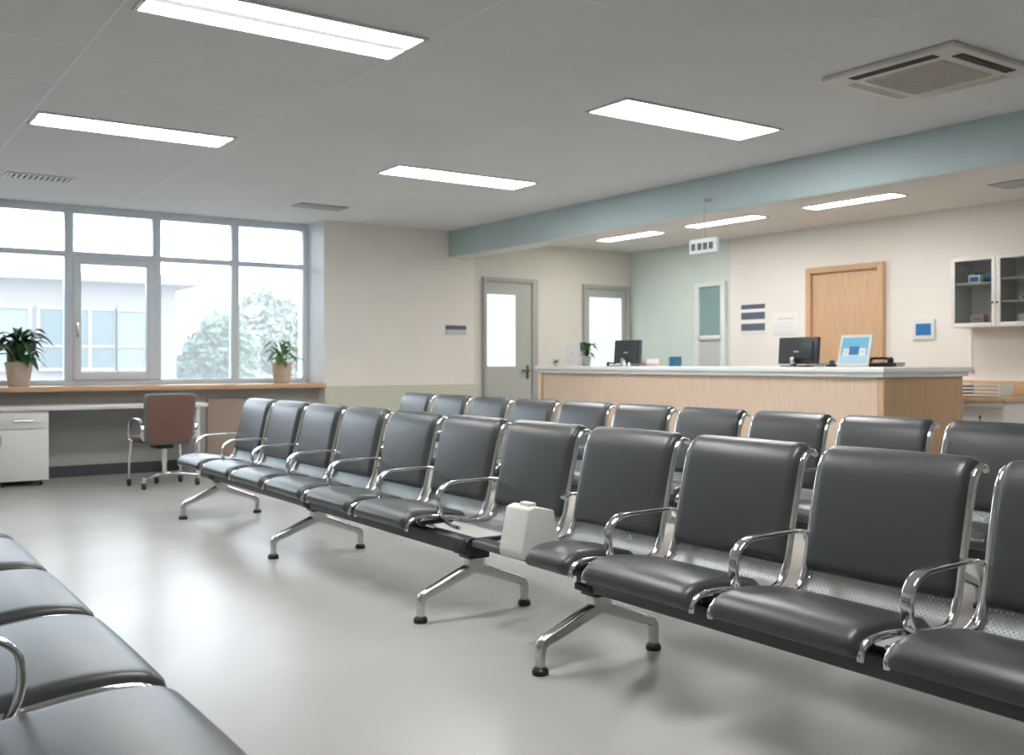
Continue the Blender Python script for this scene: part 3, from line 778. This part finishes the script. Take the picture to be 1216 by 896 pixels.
for i, (yy, lb) in enumerate(((4.36, 'right'), (4.72, 'left'))):
    u = thing('letter_tray', 'white four-tier letter tray on the wooden worktop, %s one' % ('nearer the camera' if i == 0 else 'half hidden by the counter'), 'letter tray', (7.50*K, yy*K, zw), 0, 'letter trays on the worktop')
    hw = .185
    for y_ in (-hw, hw): MB().box(0, .24, y_-.003, y_+.003, 0, .125, .001).build('side', M['plasticw'], u)
    for j in range(4):
        z_ = .004+j*.032
        MB().box(0, .24, -hw+.003, hw-.003, z_, z_+.004).box(0, .004, -hw+.003, hw-.003, z_, z_+.020).build('tray', M['plasticw'], u, smooth=False)
# notices on the wall
def plate(name, label, cat, yc, zc, w_, h_, m1, bands, wallx=XR, th=.012, group=None):
    t = thing(name, label, cat, (wallx-.0005, yc*K, (zc)*K), 0, group)
    MB().box(-th, 0, -w_/2, w_/2, -h_/2, h_/2, .002).build('backing', m1, t)
    for (ya, yb, za, zb_, mm) in bands: MB().box(-th-.0015, -th+.0005, ya, yb, za, zb_).build('printed_panel', mm, t, smooth=False)
plate('wall_notice', 'white notice with three dark slate bands on the reception wall', 'notice', 7.27, 1.468, .38, .37, M['paper'],
      [(-.185,.185,.125,.18,M['band']), (-.185,.185,.0,.085,M['band']), (-.185,.185,-.135,-.05,M['band'])], th=.004)
plate('wall_notice', 'plain white paper notice with faint lines left of the wooden door', 'notice', 6.84, 1.405, .35, .25, M['paper'],
      [(-.13,.10,.055,.068,M['lightprint']), (-.12,.12,.0,.006,M['bluepale']), (-.12,.05,-.04,-.034,M['bluepale'])], th=.003)
plate('framed_picture', 'small white framed blue picture between the wooden door and the cabinet', 'picture', 5.258, 1.304, .245, .205, M['whiteframe'],
      [(-.085,.085,-.06,.06,M['bluep'])], th=.022)
t = thing('door_sign', 'two-tone grey sign plate on the wall left of the grey door', 'sign', (5.655*K, YF-.0005, 1.36*K))
MB().box(-.145, .145, -.012, 0, -.06, .06, .002).build('backing', M['lightprint'], t)
MB().box(-.145, .145, -.0135, -.011, .005, .055).build('printed_panel', M['band'], t, smooth=False)

# ------------------------------------------------------------------ window desk
Yd0, Yd1 = 8.84*K, 9.40*K-.016
t = thing('desk', 'long white desk under the wooden window ledge', 'desk', (.4*K, Yd0, 0))
Ld = (2.82-.4)*K; Dd = Yd1-Yd0; zd = .645*K
MB().box(0, Ld, 0, Dd, zd-.038, zd, .008, 3).build('desktop', M['white'], t)
for xx in (Ld-.10, .03): MB().box(xx, xx+.035, .06, Dd-.04, 0, zd-.038, .003).build('leg', M['white'], t)
t = thing('desk_pedestal', 'white drawer pedestal under the left end of the desk', 'cabinet', (1.13*K, Yd0+.01, 0))
Wp, Hp, Dp = .385*K, zd-.041, .48
MB().box(0, Wp, .02, Dp, .05, Hp, .003).build('body', M['offwhite'], t)
dw_ = MB().box(.004, Wp-.024, 0, .019, Hp-.155, Hp-.02, .003).build('drawer', M['offwhite'], t)
MB().tube([(Wp*.32, .0, Hp-.085), (Wp*.32, -.022, Hp-.085), (Wp*.68, -.022, Hp-.085), (Wp*.68, .0, Hp-.085)], .006, 8).build('handle', M['alu'], dw_)
dr = MB().box(.004, Wp-.024, 0, .019, .055, Hp-.163, .003).build('door', M['offwhite'], t)
MB().tube([(.03, 0, Hp-.30), (.03, -.02, Hp-.30), (.03, -.02, Hp-.22), (.03, 0, Hp-.22)], .005, 8).build('handle', M['alu'], dr)
for xx in (.05, Wp-.06):
    for yy in (.07, Dp-.06): MB().cyl((xx, yy, .05), (xx, yy, .035), .012, 10).cyl((xx-.011, yy, .022), (xx+.011, yy, .022), .022, 16).build('caster', M['black'], t)
bo = MB().box(2.98*K, 3.46*K, 9.40*K-.034, 9.40*K-.016, 0, .665*K, .003).build('brown_board', M['board'])
tag(bo, 'plain brown board standing against the wall under the ledge, right of the desk', 'board')

# office chair
t = thing('office_chair', 'brown backed office chair with chrome arms facing the window desk', 'chair', (2.285*K, 8.15*K, 0), .10)
def rpanel(w0, w1, z0, z1, r, lean, y0, th, m, name, parent, bev=.008):
    mb = MB(); pts = []
    for (cx, cz, a0, w_) in ((1, z1, 0, w1), (-1, z1, 90, w1), (-1, z0, 180, w0), (1, z0, 270, w0)):
        for i in range(7):
            a = math.radians(a0+90*i/6)
            X_ = cx*(w_/2-r)+r*math.cos(a); Z_ = (cz-r if cz == z1 else cz+r)+r*math.sin(a); pts.append((X_, Z_))
    A = [mb.bm.verts.new((x_, y0-(z_-z0)*lean, z_)) for x_, z_ in pts]; B = [mb.bm.verts.new((x_, y0+th-(z_-z0)*lean, z_)) for x_, z_ in pts]
    mb.bm.faces.new(A); mb.bm.faces.new(B[::-1]); n_ = len(A)
    for i in range(n_): mb.bm.faces.new((A[i], B[i], B[(i+1) % n_], A[(i+1) % n_]))
    bmesh.ops.recalc_face_normals(mb.bm, faces=mb.bm.faces)
    ed = [e_ for e_ in mb.bm.edges if any(len(f_.verts) > 4 for f_ in e_.link_faces)]
    bmesh.ops.bevel(mb.bm, geom=ed, offset=bev, segments=3, profile=.5, affect='EDGES')
    return mb.build(name, m, parent)
b0 = rpanel(.43, .47, .385, .85, .05, .10, -.005, .05, M['greyedge'], 'backrest', t, .014)
rpanel(.405, .445, .395, .832, .045, .10, -.012, .016, M['brown'], 'rear_panel', b0, .005)
MB().box(-.22, .22, .02, .45, .40, .455, .022, 3).build('seat', M['brown'], t)
MB().box(-.07, .07, .06, .30, .345, .40, .012).build('mechanism', M['black'], t)
for s in (-1, 1):
    xx = s*.245
    P = spline([(s*.215, .02, .43), (xx, .0, .47), (xx, -.01, .53), (xx, .02, .585), (xx, .10, .62), (xx, .24, .615), (xx, .30, .58), (xx, .315, .50), (xx, .305, .43), (s*.22, .28, .415)], 6)
    a_ = MB().sweep(P, rrect(.028, .011, .004), (1,0,0)).build('armrest', M['chrome'], t)
    fl_ = MB().tube([(s*.225, .33, .41), (s*.24, .34, .25), (s*.24, .34, .06)], .011, 10).build('front_leg', M['chrome'], t)
    MB().cyl((s*.24-.012, .34, .028), (s*.24+.012, .34, .028), .028, 16).box(s*.24-.018, s*.24+.018, .325, .355, .04, .065, .005).build('caster', M['black'], fl_)
MB().cyl((0, .12, .10), (0, .12, .35), .022, 16).cyl((0, .12, .22), (0, .12, .345), .028, 16).build('column', M['chrome'], t)
bs = MB()
bs.sweep([(-.24, -.03, .095), (-.12, .06, .112), (0, .12, .12), (.14, .08, .112), (.27, .02, .095)], rrect(.04, .024, .008), None)
bs.sweep([(0, .12, .118), (.02, .36, .095)], rrect(.04, .024, .008), None)
for p in ((-.24, -.03), (.27, .02), (.02, .36)): bs.cyl((p[0], p[1], .105), (p[0], p[1], .05), .013, 10)
bs.build('base', M['chrome'], t)
for p in ((-.24, -.03), (.27, .02), (.02, .36)):
    MB().cyl((p[0]-.013, p[1], .028), (p[0]+.013, p[1], .028), .028, 16).box(p[0]-.017, p[0]+.017, p[1]-.015, p[1]+.015, .035, .06, .005).build('caster', M['black'], t)

# ------------------------------------------------------------------ outside
slab('ground', M['ground'], -30, 45, 9.8*K, 75, -.5, -.15)
bw = sempty('outside_building'); del bw['kind']
tag(bw, 'pale single-storey building across the yard, seen through the window', 'building')
Yb = 16*K
MB().box(-6*K, 4.6*K, Yb, Yb+6, -.15, 2.22*K).build('wall', M['build'], bw, smooth=False)
MB().box(-6.3*K, 4.95*K, Yb-.35, Yb+6.3, 2.22*K, 2.36*K, .01).build('roof_slab', M['fascia'], bw)
for (xa, xb, mm, bars) in ((1.5, 2.45, 'bcurtain', ()), (2.61, 3.03, 'bglass', ()), (3.07, 3.65, 'bglass', (3.30,)), (3.70, 4.13, 'bcurtain', ())):
    f = MB(); q = .05
    za, zb_ = .93*K, 1.80*K
    f.box(xa*K-q, xa*K, Yb-.06, Yb+.01, za-q, zb_+q); f.box(xb*K, xb*K+q, Yb-.06, Yb+.01, za-q, zb_+q)
    f.box(xa*K, xb*K, Yb-.06, Yb+.01, zb_, zb_+q); f.box(xa*K, xb*K, Yb-.09, Yb+.01, za-q, za)
    for bx_ in bars: f.box(bx_*K-.025, bx_*K+.025, Yb-.055, Yb+.01, za, zb_)
    f.box(xa*K, xb*K, Yb-.05, Yb+.01, 1.24*K, 1.27*K)
    fo = f.build('window', M['fascia'], bw, smooth=False)
    MB().box(xa*K, xb*K, Yb-.02, Yb-.005, za, zb_).build('pane', M[mm], fo, smooth=False)
def tree(label, x_, y_, h_, blobs, m, seed):
    rnd = random.Random(seed)
    t = thing('tree', label, 'tree', (x_*K, y_*K, -.15))
    tr = MB().tube([(0,0,0), (.03,.02,h_*.3), (0,.03,h_*.6)], .09, 8, scales=[1.2,.9,.5])
    for (bx_, by_, bz_, r_) in blobs[:4]: tr.tube([(0,0,h_*.3), (bx_*.5,by_*.5,(h_*.35+bz_)/2), (bx_,by_,bz_)], .04, 6, scales=[1,.7,.3])
    tr.build('trunk', M['bark'], t)
    lf = MB()
    for (bx_, by_, bz_, r_) in blobs:
        for i in range(int(900*r_*r_/.3)+160):
            v = Vector((rnd.gauss(0,1), rnd.gauss(0,1), rnd.gauss(0,1))).normalized()*r_*rnd.uniform(.55,1.05)
            p = Vector((bx_,by_,bz_))+v; a = rnd.uniform(.07,.14)
            u1 = Vector((rnd.gauss(0,1), rnd.gauss(0,1), rnd.gauss(0,1))).normalized(); u2 = u1.orthogonal().normalized()
            lf.bm.faces.new([lf.bm.verts.new(p+q) for q in (-u1*a, u2*a*.5, u1*a, -u2*a*.5)])
    lf.build('foliage', m, t, smooth=False, fixn=False)
tree('rounded green tree in front of the pale building corner outside', 5.68, 17.5, 2.0, [(0,0,1.35,.62), (.45,.1,1.5,.5), (-.45,0,1.0,.5), (.1,-.2,1.85,.42), (.5,0,.85,.5), (-.15,0,.7,.5)], M['foliage'], 1)
tree('large pale grey-green tree outside the last window pane', 8.2, 22, 3.0, [(0,0,1.9,.95), (.6,.1,2.3,.75), (-.75,0,2.0,.75), (.9,0,1.5,.8), (-.7,0,1.2,.75), (.1,0,2.65,.55), (.2,0,.9,.9)], M['foliage2'], 2)
tree('low shrub outside between the building and the green tree', 4.9, 15.6, .7, [(0,0,.42,.34), (.5,0,.38,.32), (.95,.1,.4,.34), (1.4,0,.36,.3)], M['foliage2'], 4)

# ------------------------------------------------------------------ light
wd = bpy.data.worlds.new('World'); bpy.context.scene.world = wd; wd.use_nodes = True
bg = wd.node_tree.nodes['Background']; bg.inputs[0].default_value = (.80,.91,1.0,1); bg.inputs[1].default_value = 7.5
pt = bpy.data.lights.new('window_portal', 'AREA'); pt.shape = 'RECTANGLE'; pt.size = 4.62*K; pt.size_y = 1.6*K; pt.cycles.is_portal = True
po = bpy.data.objects.new('window_portal', pt); C.objects.link(po); po.location = (1.81*K, 9.80*K, 1.62*K); po.rotation_euler = (-PI/2, 0, 0)

# ------------------------------------------------------------------ camera
cam = bpy.data.cameras.new('camera'); co = bpy.data.objects.new('camera', cam); C.objects.link(co)
co.location = (0, 0, K); co.rotation_euler = (PI/2, 0, -math.atan2(.569, .822))
cam.sensor_width = 36; cam.lens = 36*1180/1216; cam.shift_y = -17/1216; cam.clip_start = .05; cam.clip_end = 200
cam.dof.use_dof = True; cam.dof.focus_distance = 3.6; cam.dof.aperture_fstop = 4.0
sc = bpy.context.scene; sc.camera = co
sc.view_settings.view_transform = 'Standard'; sc.view_settings.look = 'None'; sc.view_settings.gamma = 1; sc.view_settings.use_curve_mapping = False
sc.view_settings.exposure = 0.30
sc.cycles.max_bounces = 10; sc.cycles.diffuse_bounces = 6; sc.cycles.transparent_max_bounces = 16
sc.cycles.use_denoising = True; sc.cycles.sample_clamp_indirect = 6
try: sc.cycles.denoiser = 'OPENIMAGEDENOISE'
except Exception: pass
